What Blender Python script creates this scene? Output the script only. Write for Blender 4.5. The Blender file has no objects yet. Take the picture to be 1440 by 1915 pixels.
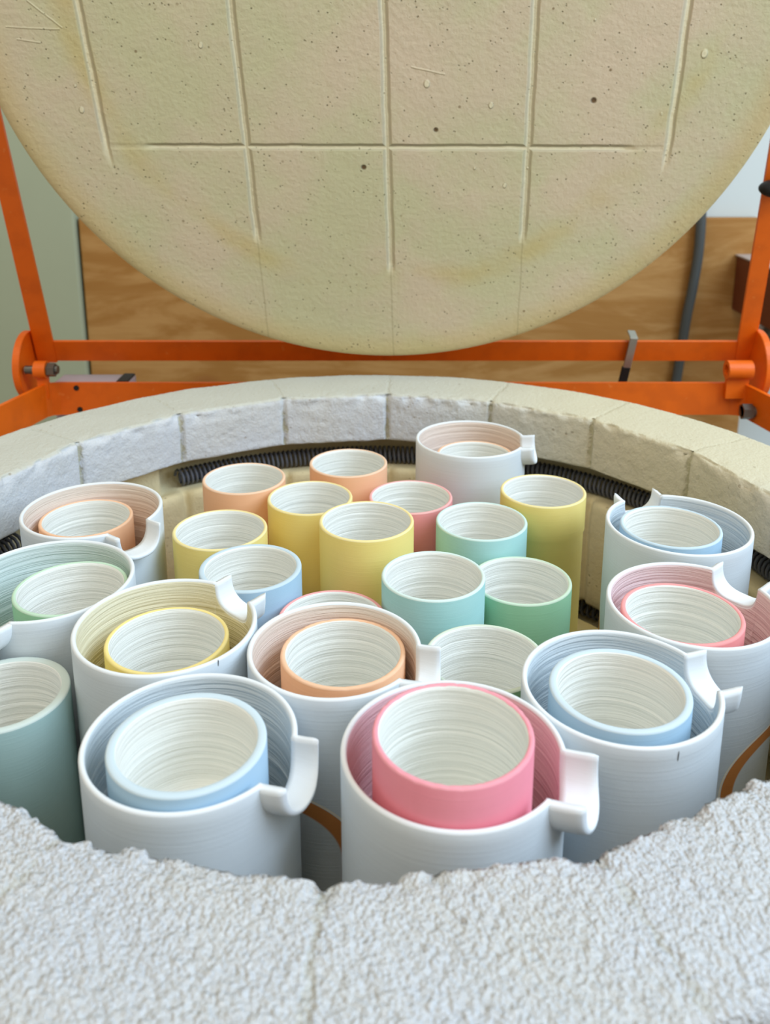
import bpy, bmesh, math, random
from mathutils import Vector, Matrix, noise

random.seed(7)
D = bpy.data
COL = bpy.context.scene.collection
R_ = math.radians
PI = math.pi


# ------------------------------------------------------------------ helpers
def lin(c):
    out = []
    for v in c[:3]:
        v = v / 255.0
        out.append(v / 12.92 if v <= 0.04045 else ((v + 0.055) / 1.055) ** 2.4)
    return (*out, 1.0)


def mixc(a, b, t):
    return tuple(a[i] * (1 - t) + b[i] * t for i in range(3))


class NT:
    """small node-tree writer"""

    def __init__(self, name, rough=0.85, spec=0.25, metal=0.0):
        self.m = D.materials.new(name)
        self.m.use_nodes = True
        self.t = self.m.node_tree
        self.t.nodes.clear()
        self.out = self.n('ShaderNodeOutputMaterial')
        self.b = self.n('ShaderNodeBsdfPrincipled')
        self.b.inputs['Roughness'].default_value = rough
        self.b.inputs['Specular IOR Level'].default_value = spec
        self.b.inputs['Metallic'].default_value = metal
        self.t.links.new(self.b.outputs[0], self.out.inputs[0])
        self.co = self.n('ShaderNodeTexCoord').outputs['Object']

    def n(self, typ, **kw):
        nd = self.t.nodes.new(typ)
        for k, v in kw.items():
            setattr(nd, k, v)
        return nd

    def put(self, sock, v):
        if isinstance(v, bpy.types.NodeSocket):
            self.t.links.new(v, sock)
        else:
            sock.default_value = v

    def math(self, op, a, b=0.0, c=0.0, clamp=False):
        nd = self.n('ShaderNodeMath', operation=op, use_clamp=clamp)
        self.put(nd.inputs[0], a)
        self.put(nd.inputs[1], b)
        self.put(nd.inputs[2], c)
        return nd.outputs[0]

    def sep(self, v):
        nd = self.n('ShaderNodeSeparateXYZ')
        self.put(nd.inputs[0], v)
        return nd.outputs

    def comb(self, x, y, z):
        nd = self.n('ShaderNodeCombineXYZ')
        for i, v in enumerate((x, y, z)):
            self.put(nd.inputs[i], v)
        return nd.outputs[0]

    def vscale(self, v, s):
        nd = self.n('ShaderNodeVectorMath', operation='MULTIPLY')
        self.put(nd.inputs[0], v)
        nd.inputs[1].default_value = s if hasattr(s, '__len__') else (s, s, s)
        return nd.outputs[0]

    def dist(self, v, p):
        nd = self.n('ShaderNodeVectorMath', operation='DISTANCE')
        self.put(nd.inputs[0], v)
        nd.inputs[1].default_value = p
        return nd.outputs['Value']

    def noise(self, scale, detail=3.0, rough=0.55, vec=None, dist=0.0):
        nd = self.n('ShaderNodeTexNoise')
        self.put(nd.inputs['Vector'], vec if vec is not None else self.co)
        nd.inputs['Scale'].default_value = scale
        nd.inputs['Detail'].default_value = detail
        nd.inputs['Roughness'].default_value = rough
        nd.inputs['Distortion'].default_value = dist
        return nd.outputs['Fac']

    def voro(self, scale, vec=None, feature='F1'):
        nd = self.n('ShaderNodeTexVoronoi', feature=feature)
        self.put(nd.inputs['Vector'], vec if vec is not None else self.co)
        nd.inputs['Scale'].default_value = scale
        return nd.outputs['Distance']

    def ramp(self, f, lo, hi, a=0.0, b=1.0):
        nd = self.n('ShaderNodeMapRange', interpolation_type='SMOOTHSTEP')
        self.put(nd.inputs[0], f)
        for i, v in enumerate((lo, hi, a, b)):
            self.put(nd.inputs[i + 1], v)
        return nd.outputs[0]

    def mix(self, f, a, b):
        nd = self.n('ShaderNodeMix', data_type='RGBA')
        self.put(nd.inputs[0], f)
        self.put(nd.inputs[6], a)
        self.put(nd.inputs[7], b)
        return nd.outputs[2]

    def bump(self, h, dist=0.001, strength=1.0, normal=None):
        nd = self.n('ShaderNodeBump')
        nd.inputs['Strength'].default_value = strength
        nd.inputs['Distance'].default_value = dist
        self.put(nd.inputs['Height'], h)
        if normal is not None:
            self.put(nd.inputs['Normal'], normal)
        return nd.outputs[0]

    def done(self, color=None, normal=None, rough=None):
        if color is not None:
            self.put(self.b.inputs['Base Color'], color)
        if normal is not None:
            self.put(self.b.inputs['Normal'], normal)
        if rough is not None:
            self.put(self.b.inputs['Roughness'], rough)
        return self.m


def link(name, me, mats, parent=None, smooth=True, loc=None):
    o = D.objects.new(name, me)
    COL.objects.link(o)
    for m in (mats if isinstance(mats, (list, tuple)) else [mats]):
        me.materials.append(m)
    if smooth:
        me.polygons.foreach_set('use_smooth', [True] * len(me.polygons))
    if parent:
        o.parent = parent
    if loc is not None:
        o.location = loc
    return o


def pydata(name, v, f, mats, parent=None, midx=None, smooth=True, loc=None, fix=True):
    me = D.meshes.new(name)
    me.from_pydata(v, [], f)
    if midx:
        me.polygons.foreach_set('material_index', midx)
    if fix:
        bm = bmesh.new()
        bm.from_mesh(me)
        bmesh.ops.remove_doubles(bm, verts=bm.verts, dist=1e-6)
        bmesh.ops.recalc_face_normals(bm, faces=bm.faces)
        bm.to_mesh(me)
        bm.free()
    me.update()
    return link(name, me, mats, parent, smooth, loc)


def empty(name, loc=(0, 0, 0), rz=0.0):
    o = D.objects.new(name, None)
    o.empty_display_size = 0.02
    COL.objects.link(o)
    o.location = loc
    o.rotation_euler = (0, 0, rz)
    return o


def tag(o, label, cat, group=None):
    o['label'] = label
    o['category'] = cat
    if group:
        o['group'] = group
    return o


def box_bm(bm, c, size, rot=None, bev=0.0):
    m = Matrix.Translation(c) @ (rot.to_4x4() if rot is not None else Matrix.Identity(4)) @ Matrix.Diagonal((*size, 1))
    tmp = bmesh.new()
    bmesh.ops.create_cube(tmp, size=1.0, matrix=m)
    if bev > 0:
        bmesh.ops.bevel(tmp, geom=list(tmp.edges), offset=bev, segments=2, affect='EDGES', profile=0.5)
    me = D.meshes.new('t')
    tmp.to_mesh(me)
    tmp.free()
    bm.from_mesh(me)
    D.meshes.remove(me)


def from_bm(name, bm, mats, parent=None, smooth=False, loc=None):
    me = D.meshes.new(name)
    bmesh.ops.recalc_face_normals(bm, faces=bm.faces)
    bm.to_mesh(me)
    bm.free()
    return link(name, me, mats, parent, smooth, loc)


def cyl_bm(bm, p0, p1, r0, r1=None, seg=24, bev=0.0):
    r1 = r0 if r1 is None else r1
    p0, p1 = Vector(p0), Vector(p1)
    d = p1 - p0
    q = d.to_track_quat('Z', 'Y').to_matrix().to_4x4()
    tmp = bmesh.new()
    bmesh.ops.create_cone(tmp, cap_ends=True, segments=seg, radius1=r0, radius2=r1, depth=d.length,
                          matrix=Matrix.Translation((p0 + p1) / 2) @ q)
    if bev > 0:
        ed = [e for e in tmp.edges if len(e.link_faces) == 2 and e.calc_face_angle(0) > 1.0]
        bmesh.ops.bevel(tmp, geom=ed, offset=bev, segments=2, affect='EDGES', profile=0.5)
    me = D.meshes.new('t')
    tmp.to_mesh(me)
    tmp.free()
    bm.from_mesh(me)
    D.meshes.remove(me)


def lathe(prof, seg=128):
    """prof: list of (r, z, matindex for the band that follows)."""
    v, f, mi = [], [], []
    rows = []
    for (r, z, m) in prof:
        if r < 1e-7:
            rows.append([len(v)])
            v.append((0, 0, z))
        else:
            b = len(v)
            for k in range(seg):
                a = 2 * PI * k / seg
                v.append((r * math.cos(a), r * math.sin(a), z))
            rows.append(list(range(b, b + seg)))
    for i in range(len(prof) - 1):
        A, B = rows[i], rows[i + 1]
        for k in range(seg):
            k2 = (k + 1) % seg
            if len(A) == 1 and len(B) == 1:
                continue
            if len(A) == 1:
                f.append((A[0], B[k2], B[k]))
            elif len(B) == 1:
                f.append((A[k], A[k2], B[0]))
            else:
                f.append((A[k], A[k2], B[k2], B[k]))
            mi.append(prof[i][2])
    return v, f, mi


# ------------------------------------------------------------------ materials
def mat_firebrick(name, base, pit=0.5, lumpy=0.0, warm=None):
    t = NT(name, rough=0.95, spec=0.1)
    n1 = t.noise(18, 4)
    n2 = t.noise(160, 4, 0.6)
    spots = t.ramp(t.voro(150), 0.12, 0.24, 1.0, 0.0)
    sel = t.ramp(t.noise(55, 2), 0.52, 0.66)
    spots = t.math('MULTIPLY', spots, sel)
    c1 = lin(base)
    c2 = lin(warm if warm else mixc(base, (190, 170, 120), 0.25))
    c = t.mix(t.ramp(n1, 0.35, 0.7), c1, c2)
    c = t.mix(t.math('MULTIPLY', t.ramp(n2, 0.3, 0.75), 0.18), c, lin(mixc(base, (120, 115, 100), 0.45)))
    c = t.mix(t.math('MULTIPLY', spots, pit), c, lin((120, 100, 70)))
    fine = t.noise(520, 3, 0.65)
    h = t.math('MULTIPLY_ADD', n2, 1.2, fine)
    h = t.math('SUBTRACT', h, t.math('MULTIPLY', spots, 1.2))
    nrm = t.bump(h, 0.0008 + 0.0010 * lumpy, 0.55 + 0.25 * lumpy)
    return t.done(c, nrm)


def mat_rim():
    """soft insulating firebrick of the kiln rim: pale, granular, pitted"""
    t = NT('firebrick_rim', rough=0.95, spec=0.08)
    x, y, z = t.sep(t.co)
    near = t.ramp(y, 0.05, -0.22)            # the worn, crumbly front of the rim
    n1 = t.noise(14, 4)
    n2 = t.noise(260, 2, 0.6)
    n3 = t.noise(520, 2, 0.6)
    spots = t.math('MULTIPLY', t.ramp(t.voro(120), 0.10, 0.2, 1.0, 0.0), t.ramp(t.noise(40, 2), 0.55, 0.68))
    c = t.mix(t.ramp(n1, 0.35, 0.7), lin((206, 211, 217)), lin((207, 209, 208)))
    c = t.mix(t.math('MULTIPLY', t.ramp(y, -0.1, 0.1), t.ramp(z, -0.003, -0.001)), c, lin((200, 201, 190)))
    # warm fill light tinted into the brick colour at the ring's right-hand back
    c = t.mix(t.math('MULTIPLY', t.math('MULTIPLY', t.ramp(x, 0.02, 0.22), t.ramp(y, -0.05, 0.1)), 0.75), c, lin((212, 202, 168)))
    c = t.mix(t.math('MULTIPLY', t.ramp(n3, 0.35, 0.75), 0.16), c, lin((196, 190, 176)))
    c = t.mix(t.math('MULTIPLY', spots, 0.55), c, lin((140, 120, 92)))
    # brick joints: angle around the ring, one joint every 20 degrees
    ang = t.math('ARCTAN2', y, x)
    ph = t.math('PINGPONG', t.math('ADD', ang, -R_(7.6)), R_(10.0))
    rr = t.math('SQRT', t.math('ADD', t.math('MULTIPLY', x, x), t.math('MULTIPLY', y, y)))
    wob = t.math('MULTIPLY', t.math('SUBTRACT', t.noise(70, 3, 0.75), 0.5), 0.012)
    jd = t.math('ABSOLUTE', t.math('ADD', t.math('MULTIPLY', ph, rr), wob))
    inner = t.ramp(z, -0.006, -0.002, 1.0, 0.0)
    jm = t.ramp(jd, 0.0004, 0.0022, 1.0, 0.0)
    c = t.mix(t.math('MULTIPLY', jm, t.math('MULTIPLY_ADD', inner, 0.6, t.math('MULTIPLY_ADD', near, 0.16, 0.10))), c, lin((176, 172, 140)))
    blob = t.voro(380)
    blob2 = t.voro(760)
    h = t.math('ADD', t.math('MULTIPLY', n2, 1.0), t.math('MULTIPLY', n3, 0.6))
    h = t.math('SUBTRACT', h, t.math('MULTIPLY', t.math('MULTIPLY', blob, near), 0.9))
    h = t.math('SUBTRACT', h, t.math('MULTIPLY', t.math('MULTIPLY', blob2, near), 0.6))
    h = t.math('SUBTRACT', h, t.math('MULTIPLY', spots, 0.8))
    amp = t.math('MULTIPLY_ADD', near, 1.5, 0.5)
    h = t.math('SUBTRACT', t.math('MULTIPLY', h, amp), t.math('MULTIPLY', jm, t.math('MULTIPLY_ADD', near, 0.45, 0.35)))
    crumbs = t.math('MULTIPLY', t.math('MULTIPLY', near, t.ramp(blob, 0.05, 0.42, 1.0, 0.0)), t.ramp(n2, 0.45, 0.65))
    c = t.mix(t.math('MULTIPLY', crumbs, 0.6), c, lin((240, 242, 244)))
    nrm = t.bump(h, 0.0014, 0.75)
    return t.done(c, nrm)


def mat_lid():
    t = NT('firebrick_lid', rough=0.95, spec=0.08)
    x, y, z = t.sep(t.co)
    r = t.math('SQRT', t.math('ADD', t.math('MULTIPLY', x, x), t.math('MULTIPLY', y, y)))
    wob = t.math('MULTIPLY', t.math('SUBTRACT', t.noise(35, 3), 0.5), 0.0024)
    xp = t.math('ADD', t.math('MULTIPLY_ADD', y, 0.03, x), t.math('ADD', wob, 0.0064))
    sp = 0.1257
    dv = t.math('PINGPONG', xp, sp / 2)
    dv = t.math('SUBTRACT', dv, 0.0)
    dv = t.math('ABSOLUTE', dv)
    # PINGPONG with half spacing peaks at half spacing: zero at multiples of the spacing
    yp = t.math('ADD', t.math('MULTIPLY_ADD', x, 0.004, y), t.math('ADD', wob, 0.1337))
    dh = t.math('ABSOLUTE', t.math('PINGPONG', yp, 0.128))
    absx = t.math('ABSOLUTE', x)
    lim = t.ramp(absx, 0.18, 0.22, 0.258, 0.292)
    endm = t.ramp(t.math('SUBTRACT', r, lim), -0.012, 0.004, 1.0, 0.0)
    endh = t.ramp(absx, 0.205, 0.222, 1.0, 0.12)
    gv = t.math('MULTIPLY', t.ramp(dv, 0.0008, 0.0046, 1.0, 0.0), endm)
    gh = t.math('MULTIPLY', t.math('MULTIPLY', t.ramp(dh, 0.0006, 0.0036, 1.0, 0.0), t.ramp(r, 0.27, 0.30, 1.0, 0.0)), endh)
    g = t.math('MAXIMUM', gv, gh)
    hair = t.math('MULTIPLY', t.ramp(dv, 0.0002, 0.0011, 1.0, 0.0), t.ramp(absx, 0.16, 0.2, 1.0, 0.0))
    n1 = t.noise(7, 4, 0.6)
    n2 = t.noise(230, 3, 0.6)
    n3 = t.noise(28, 3, 0.6)
    c = t.mix(t.ramp(n1, 0.38, 0.64), lin((206, 202, 164)), lin((220, 202, 176)))
    c = t.mix(t.math('MULTIPLY', t.ramp(n3, 0.3, 0.75), 0.25), c, lin((196, 190, 158)))
    # scorch ring where the lid sits on the brick rim
    ringd = t.math('ABSOLUTE', t.math('SUBTRACT', t.math('MULTIPLY_ADD', t.math('SUBTRACT', n1, 0.5), 0.03, r), 0.268))
    rm = t.math('MULTIPLY', t.ramp(ringd, 0.0, 0.02, 1.0, 0.0), t.ramp(t.noise(9, 3), 0.4, 0.62))
    c = t.mix(t.math('MULTIPLY', rm, 0.55), c, lin((204, 184, 118)))
    edge = t.ramp(r, 0.318, 0.35)
    c = t.mix(t.math('MULTIPLY', edge, 0.6), c, lin((206, 184, 128)))
    # pits and fine peppering
    pep = t.math('MULTIPLY', t.ramp(t.voro(210), 0.08, 0.2, 1.0, 0.0), t.ramp(t.noise(60, 3), 0.47, 0.6))
    c = t.mix(t.math('MULTIPLY', pep, 0.75), c, lin((128, 116, 84)))
    sp2 = t.math('MULTIPLY', t.ramp(t.voro(48), 0.04, 0.08, 1.0, 0.0), t.ramp(t.noise(21, 2), 0.5, 0.6))
    c = t.mix(t.math('MULTIPLY', sp2, 0.75), c, lin((118, 92, 58)))
    # light bits of crumb
    crumb = t.math('MULTIPLY', t.ramp(t.voro(38, vec=t.vscale(t.co, (1.0, 0.8, 1.0))), 0.03, 0.06, 1.0, 0.0), t.ramp(t.noise(17, 2), 0.56, 0.62))
    c = t.mix(t.math('MULTIPLY', crumb, 0.7), c, lin((236, 226, 190)))
    pits = None
    for (px, py, pr) in ((-0.0238, -0.1524, 0.0030), (0.0405, -0.1178, 0.0026), (0.177, -0.0917, 0.0032)):
        d = t.dist(t.comb(x, y, 0.0), (px, py, 0.0))
        m = t.ramp(d, pr * 0.35, pr, 1.0, 0.0)
        pits = m if pits is None else t.math('MAXIMUM', pits, m)
    # a few pale chips and scratches
    chips = None
    for (px, py, pr) in ((0.0315, -0.0773, 0.0042), (0.088, -0.096, 0.0034), (0.266, -0.052, 0.0045), (-0.27, -0.10, 0.0035), (0.105, -0.17, 0.0028), (-0.16, -0.045, 0.003)):
        d = t.dist(t.vscale(t.comb(x, y, 0.0), (1.35, 1.0, 1.0)), (px * 1.35, py, 0.0))
        m = t.ramp(d, pr * 0.6, pr, 1.0, 0.0)
        chips = m if chips is None else t.math('MAXIMUM', chips, m)
    for (ax, ay, bx, by) in ((-0.299, -0.009, -0.274, -0.031), (-0.321, -0.030, -0.276, -0.032), (-0.314, -0.040, -0.294, -0.043), (0.018, -0.063, 0.047, -0.069)):
        L = math.hypot(bx - ax, by - ay)
        ux, uy = (bx - ax) / L, (by - ay) / L
        qx = t.math('SUBTRACT', x, ax)
        qy = t.math('SUBTRACT', y, ay)
        along = t.math('ADD', t.math('MULTIPLY', qx, ux), t.math('MULTIPLY', qy, uy))
        side = t.math('ABSOLUTE', t.math('ADD', t.math('SUBTRACT', t.math('MULTIPLY', qy, ux), t.math('MULTIPLY', qx, uy)), wob))
        ins = t.math('MULTIPLY', t.math('GREATER_THAN', along, 0.0), t.math('LESS_THAN', along, L))
        chips = t.math('MAXIMUM', chips, t.math('MULTIPLY', ins, t.ramp(side, 0.0002, 0.0011, 0.4, 0.0)))
    c = t.mix(t.math('MULTIPLY', chips, 0.7), c, lin((238, 230, 196)))
    c = t.mix(t.math('MULTIPLY', pits, 0.9), c, lin((92, 62, 30)))
    c = t.mix(t.math('MULTIPLY', g, 0.75), c, lin((240, 232, 198)))  # lit groove walls brightened in the colour
    c = t.mix(t.math('MULTIPLY', hair, 0.35), c, lin((150, 138, 100)))
    h = t.math('MULTIPLY_ADD', n2, 0.22, t.math('MULTIPLY', n3, 0.35))
    h = t.math('SUBTRACT', h, t.math('MULTIPLY', g, 1.3))
    h = t.math('SUBTRACT', h, t.math('MULTIPLY', pep, 0.35))
    h = t.math('ADD', h, t.math('MULTIPLY', crumb, 0.5))
    h = t.math('ADD', t.math('SUBTRACT', h, pits), t.math('MULTIPLY', chips, 0.5))
    nrm = t.bump(h, 0.003, 0.9)
    return t.done(c, nrm)


def mat_clay(name, col, inside=False, rings=0.5, arch=None, R=0.0475):
    """bisque clay: chalky, with horizontal throwing and brush lines"""
    t = NT(name, rough=0.8, spec=0.18)
    x, y, z = t.sep(t.co)
    ang = t.math('ARCTAN2', y, x)
    tilt = t.math('MULTIPLY_ADD', t.noise(12, 2), 0.004, z)
    lines = t.noise(1.0, 4, 0.65, vec=t.comb(t.math('MULTIPLY', x, 8.0), t.math('MULTIPLY', y, 8.0), t.math('MULTIPLY', tilt, 420.0 if inside else 900.0)))
    grain = t.noise(900, 2)
    cl = lin(col)
    c = t.mix(t.math('MULTIPLY', t.ramp(lines, 0.35, 0.75), 0.12 if inside else 0.06), cl, lin(mixc(col, (120, 120, 120), 0.35)))
    c = t.mix(t.math('MULTIPLY', t.ramp(t.noise(22, 3), 0.4, 0.7), 0.10), c, lin(mixc(col, (255, 252, 240), 0.5)))
    if arch:
        a0, zc, ro, ri, acol = arch
        da = t.math('SUBTRACT', ang, a0)
        da = t.math('WRAP', da, PI, -PI)
        s = t.math('MULTIPLY', da, R)
        dz = t.math('SUBTRACT', z, zc)
        # below the springing line the bands of the arch run straight down
        dzu = t.math('MAXIMUM', dz, 0.0)
        dd = t.math('SQRT', t.math('ADD', t.math('MULTIPLY', s, s), t.math('MULTIPLY', dzu, dzu)))
        band = t.math('MULTIPLY', t.ramp(dd, ro - 0.0004, ro, 1.0, 0.0), t.ramp(dd, ri - 0.0004, ri + 0.0008))
        c = t.mix(band, c, lin(acol))
        line = t.math('MULTIPLY', t.ramp(dd, ro - 0.0001, ro + 0.0002), t.ramp(dd, ro + 0.0010, ro + 0.0013, 1.0, 0.0))
        c = t.mix(line, c, lin((252, 244, 226)))
    h = t.math('MULTIPLY_ADD', grain, 0.10, t.math('MULTIPLY', lines, rings))
    nrm = t.bump(h, 0.0010 if inside else 0.0006, 0.7 if inside else 0.35)
    return t.done(c, nrm)


def mat_paint(name, col, rough=0.45):
    t = NT(name, rough=rough, spec=0.4)
    c = t.mix(t.math('MULTIPLY', t.ramp(t.noise(35, 4), 0.4, 0.7), 0.35), lin(col), lin(mixc(col, (120, 40, 5), 0.35)))
    c = t.mix(t.math('MULTIPLY', t.ramp(t.noise(120, 3), 0.66, 0.74), 0.35), c, lin(mixc(col, (255, 190, 140), 0.5)))
    nrm = t.bump(t.noise(260, 2), 0.0004, 0.3)
    return t.done(c, nrm)


def mat_metal(name, col, rough=0.4):
    t = NT(name, rough=rough, metal=0.9)
    c = t.mix(t.math('MULTIPLY', t.noise(60, 3), 0.3), lin(col), lin(mixc(col, (60, 60, 60), 0.5)))
    return t.done(c, t.bump(t.noise(300, 2), 0.0003, 0.3))


def mat_plain(name, col, rough=0.7, nscale=40, amt=0.2, bump=0.0003):
    t = NT(name, rough=rough, spec=0.25)
    c = t.mix(t.math('MULTIPLY', t.noise(nscale, 3), amt), lin(col), lin(mixc(col, (90, 90, 80), 0.5)))
    return t.done(c, t.bump(t.noise(nscale * 6, 2), bump, 0.4))


def mat_ply():
    t = NT('plywood', rough=0.6, spec=0.3)
    v = t.vscale(t.co, (1.6, 1.0, 7.0))
    n = t.noise(2.2, 5, 0.6, vec=v, dist=1.6)
    fine = t.noise(9.0, 4, 0.6, vec=t.vscale(t.co, (2.0, 1.0, 40.0)))
    c = t.mix(t.ramp(n, 0.38, 0.62), lin((168, 120, 60)), lin((190, 146, 88)))
    c = t.mix(t.math('MULTIPLY', t.ramp(fine, 0.4, 0.7), 0.25), c, lin((160, 104, 50)))
    kn = t.ramp(t.voro(3.1, vec=t.vscale(t.co, (1.0, 1.0, 2.2))), 0.03, 0.10, 1.0, 0.0)
    c = t.mix(t.math('MULTIPLY', kn, 0.5), c, lin((150, 92, 46)))
    return t.done(c, t.bump(fine, 0.0004, 0.3))


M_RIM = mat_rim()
M_WALL = mat_firebrick('firebrick_wall', (220, 207, 168), 0.4)
M_LID = mat_lid()
M_LIDEDGE = mat_firebrick('firebrick_lid_edge', (206, 190, 150), 0.4)
M_SHELF = mat_firebrick('shelf_clay', (226, 208, 150), 0.2)
M_COIL = mat_plain('element_wire', (100, 102, 112), 0.5, 80, 0.4)
M_ORANGE = mat_paint('orange_paint', (240, 108, 8))
M_STEEL = mat_metal('stainless_jacket', (170, 172, 170), 0.45)
M_BOLT = mat_metal('bolt_steel', (120, 118, 112), 0.4)
M_GALV = mat_metal('galvanised_strap', (190, 186, 172), 0.45)
M_BLACK = mat_plain('black_rubber', (34, 32, 30), 0.5)
M_BOXG = mat_plain('grey_metal_box', (200, 192, 204), 0.45)
M_CABLE = mat_plain('grey_cable_sleeve', (78, 82, 82), 0.5)
M_PENCIL = mat_plain('pencil', (60, 62, 70), 0.7)
WHITE = (218, 227, 233)
M_WHITE_IN = mat_clay('white_inside', (240, 242, 237), inside=True, rings=1.8)

# ------------------------------------------------------------------ kiln
kiln = empty('kiln', (0, 0, -0.80))
tag(kiln, 'round top-loading kiln of pale firebrick with its lid raised on an orange frame', 'kiln')
KZ = 0.80   # parts are written with the rim at z = 0; the kiln stands on the floor 0.8 below


def kpart(o, parent=None):
    o.parent = parent or kiln
    if parent is None:
        o.location.z += KZ
    return o


def fn(p, f, seed=0.0):
    return noise.noise(Vector((p[0] * f + seed, p[1] * f - seed, p[2] * f + 2 * seed)))


def smooth01(a, b, x):
    t = max(0.0, min(1.0, (x - a) / (b - a)))
    return t * t * (3 - 2 * t)


J0 = 7.6


def joint_dist(a, r):
    """distance along the ring to the next brick joint, and the polygon factor of straight-faced bricks"""
    d = (math.degrees(a) - J0) % 20.0
    d = min(d, 20.0 - d)
    poly = math.cos(R_(10)) / math.cos(R_(10 - d))
    return R_(d) * r, poly


def build_rim():
    NA = 1440
    prof = []
    prof.append((0.357, -0.047, 'o'))
    prof.append((0.357, -0.020, 'o'))
    prof.append((0.357, -0.005, 'o'))
    prof.append((0.3562, -0.0018, 'o'))
    n = 40
    for i in range(n + 1):
        prof.append((0.354 + (0.2905 - 0.354) * i / n, 0.0, 't'))
    prof += [(0.2892, -0.0003, 'e'), (0.2882, -0.0009, 'e'), (0.2875, -0.0018, 'e'), (0.2871, -0.0032, 'e')]
    n = 22
    for i in range(1, n + 1):
        prof.append((0.287, -0.0032 + (-0.0458 + 0.0032) * i / n, 'i'))
    prof += [(0.2876, -0.0468, 'b'), (0.289, -0.0475, 'b'), (0.300, -0.0478, 'b'), (0.324, -0.0478, 'b')]
    v, f = [], []
    for k in range(NA):
        a = 2 * PI * k / NA
        ca, sa = math.cos(a), math.sin(a)
        front = smooth01(0.05, -0.20, sa * 0.285)
        for (r, z, kd) in prof:
            jd, poly = joint_dist(a, 0.287)
            w = smooth01(0.345, 0.29, r)
            rr = r * (1 + (poly - 1) * w)
            p = (rr * ca, rr * sa, z)
            zz = z
            if kd == 't':
                lump = fn(p, 270, 3.1) * 0.5 + fn(p, 430, 9.2) * 0.5
                zz += lump * (0.0004 + 0.0010 * front) + fn(p, 30, 5) * 0.0008
                e = smooth01(0.302, 0.2905, r)
                zz -= e * max(0.0, fn(p, 90, 1.7) + 0.1) * (0.0016 + 0.0035 * front)
                zz -= 0.0012 * math.exp(-(abs(jd + 0.004 * fn(p, 60, 7)) / 0.0016) ** 2) * (0.15 + 0.85 * e) * max(0.2, 0.6 + fn(p, 40, 3))
            elif kd == 'e':
                chip = max(0.0, fn(p, 75, 1.7) + 0.15) * (0.0035 + 0.004 * front) + max(0, fn(p, 260, 4.4)) * (0.0012 + 0.002 * front)
                rr += chip
                zz -= chip * 0.7 + max(0.0, fn(p, 90, 1.7) + 0.1) * (0.0016 + 0.0035 * front)
                rr += 0.0028 * math.exp(-(jd / 0.0022) ** 2)
            elif kd == 'i':
                top = smooth01(-0.014, -0.003, z)
                chip = top * max(0.0, fn(p, 75, 1.7) + 0.15) * (0.0035 + 0.004 * front)
                rr += chip + fn(p, 120, 6.6) * 0.0004 + fn(p, 25, 2.2) * 0.0008
                rr += max(0.0, fn(p, 300, 8.1) - 0.25) * 0.002
                rr += 0.0030 * math.exp(-(jd / 0.0020) ** 4)
            elif kd == 'b':
                zz += fn(p, 60, 2) * 0.0008
            v.append((rr * ca, rr * sa, zz))
    m = len(prof)
    for k in range(NA):
        k2 = (k + 1) % NA
        for i in range(m - 1):
            f.append((k * m + i, k2 * m + i, k2 * m + i + 1, k * m + i + 1))
    me = D.meshes.new('rim_bricks')
    me.from_pydata(v, [], f)
    me.update()
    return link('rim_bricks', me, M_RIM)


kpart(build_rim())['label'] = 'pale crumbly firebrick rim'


def build_wall():
    NA = 900
    prof = [(0.324, -0.0470), (0.324, -0.060), (0.322, -0.0765), (0.312, -0.0795), (0.296, -0.0785),
            (0.2905, -0.0770), (0.2880, -0.0782), (0.2865, -0.0805), (0.286, -0.085)]
    for i in range(1, 13):
        prof.append((0.286, -0.085 - 0.092 * i / 12))
    prof += [(0.287, -0.1795), (0.290, -0.1808), (0.322, -0.181), (0.324, -0.186), (0.324, -0.208), (0.320, -0.212),
             (0.290, -0.2115), (0.2868, -0.2135), (0.286, -0.22), (0.286, -0.30), (0.286, -0.58), (0.0, -0.58)]
    v, f = [], []
    m = len(prof)
    for k in range(NA):
        a = 2 * PI * k / NA
        ca, sa = math.cos(a), math.sin(a)
        deg = math.degrees(a)
        plug = smooth01(128.5, 132, deg) * (1 - smooth01(153, 156, deg))
        jd, poly = joint_dist(a + R_(0.3), 0.286)
        for i, (r, z) in enumerate(prof):
            rr = r
            if i <= 4:
                rr = r - plug * max(0.0, r - 0.297 - 0.003 * (i == 4))
            if 4 < i < m - 1:
                rr = r * poly
                g = math.exp(-(jd / 0.003) ** 4)
                if r < 0.3:
                    rr += 0.004 * g
                if 5 <= i <= 8:
                    rr += 0.002 * math.exp(-(jd / 0.006) ** 2)
                    z -= 0.003 * math.exp(-(jd / 0.006) ** 2)
            p = (rr * ca, rr * sa, z)
            if 4 < i < m - 1:
                rr += fn(p, 110, 3) * 0.0005
            v.append((rr * ca, rr * sa, z))
    for k in range(NA):
        k2 = (k + 1) % NA
        for i in range(m - 1):
            f.append((k * m + i, k2 * m + i, k2 * m + i + 1, k * m + i + 1))
    return pydata('wall_bricks', v, f, M_WALL)


kpart(build_wall())['label'] = 'inner firebrick wall with element grooves'


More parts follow.
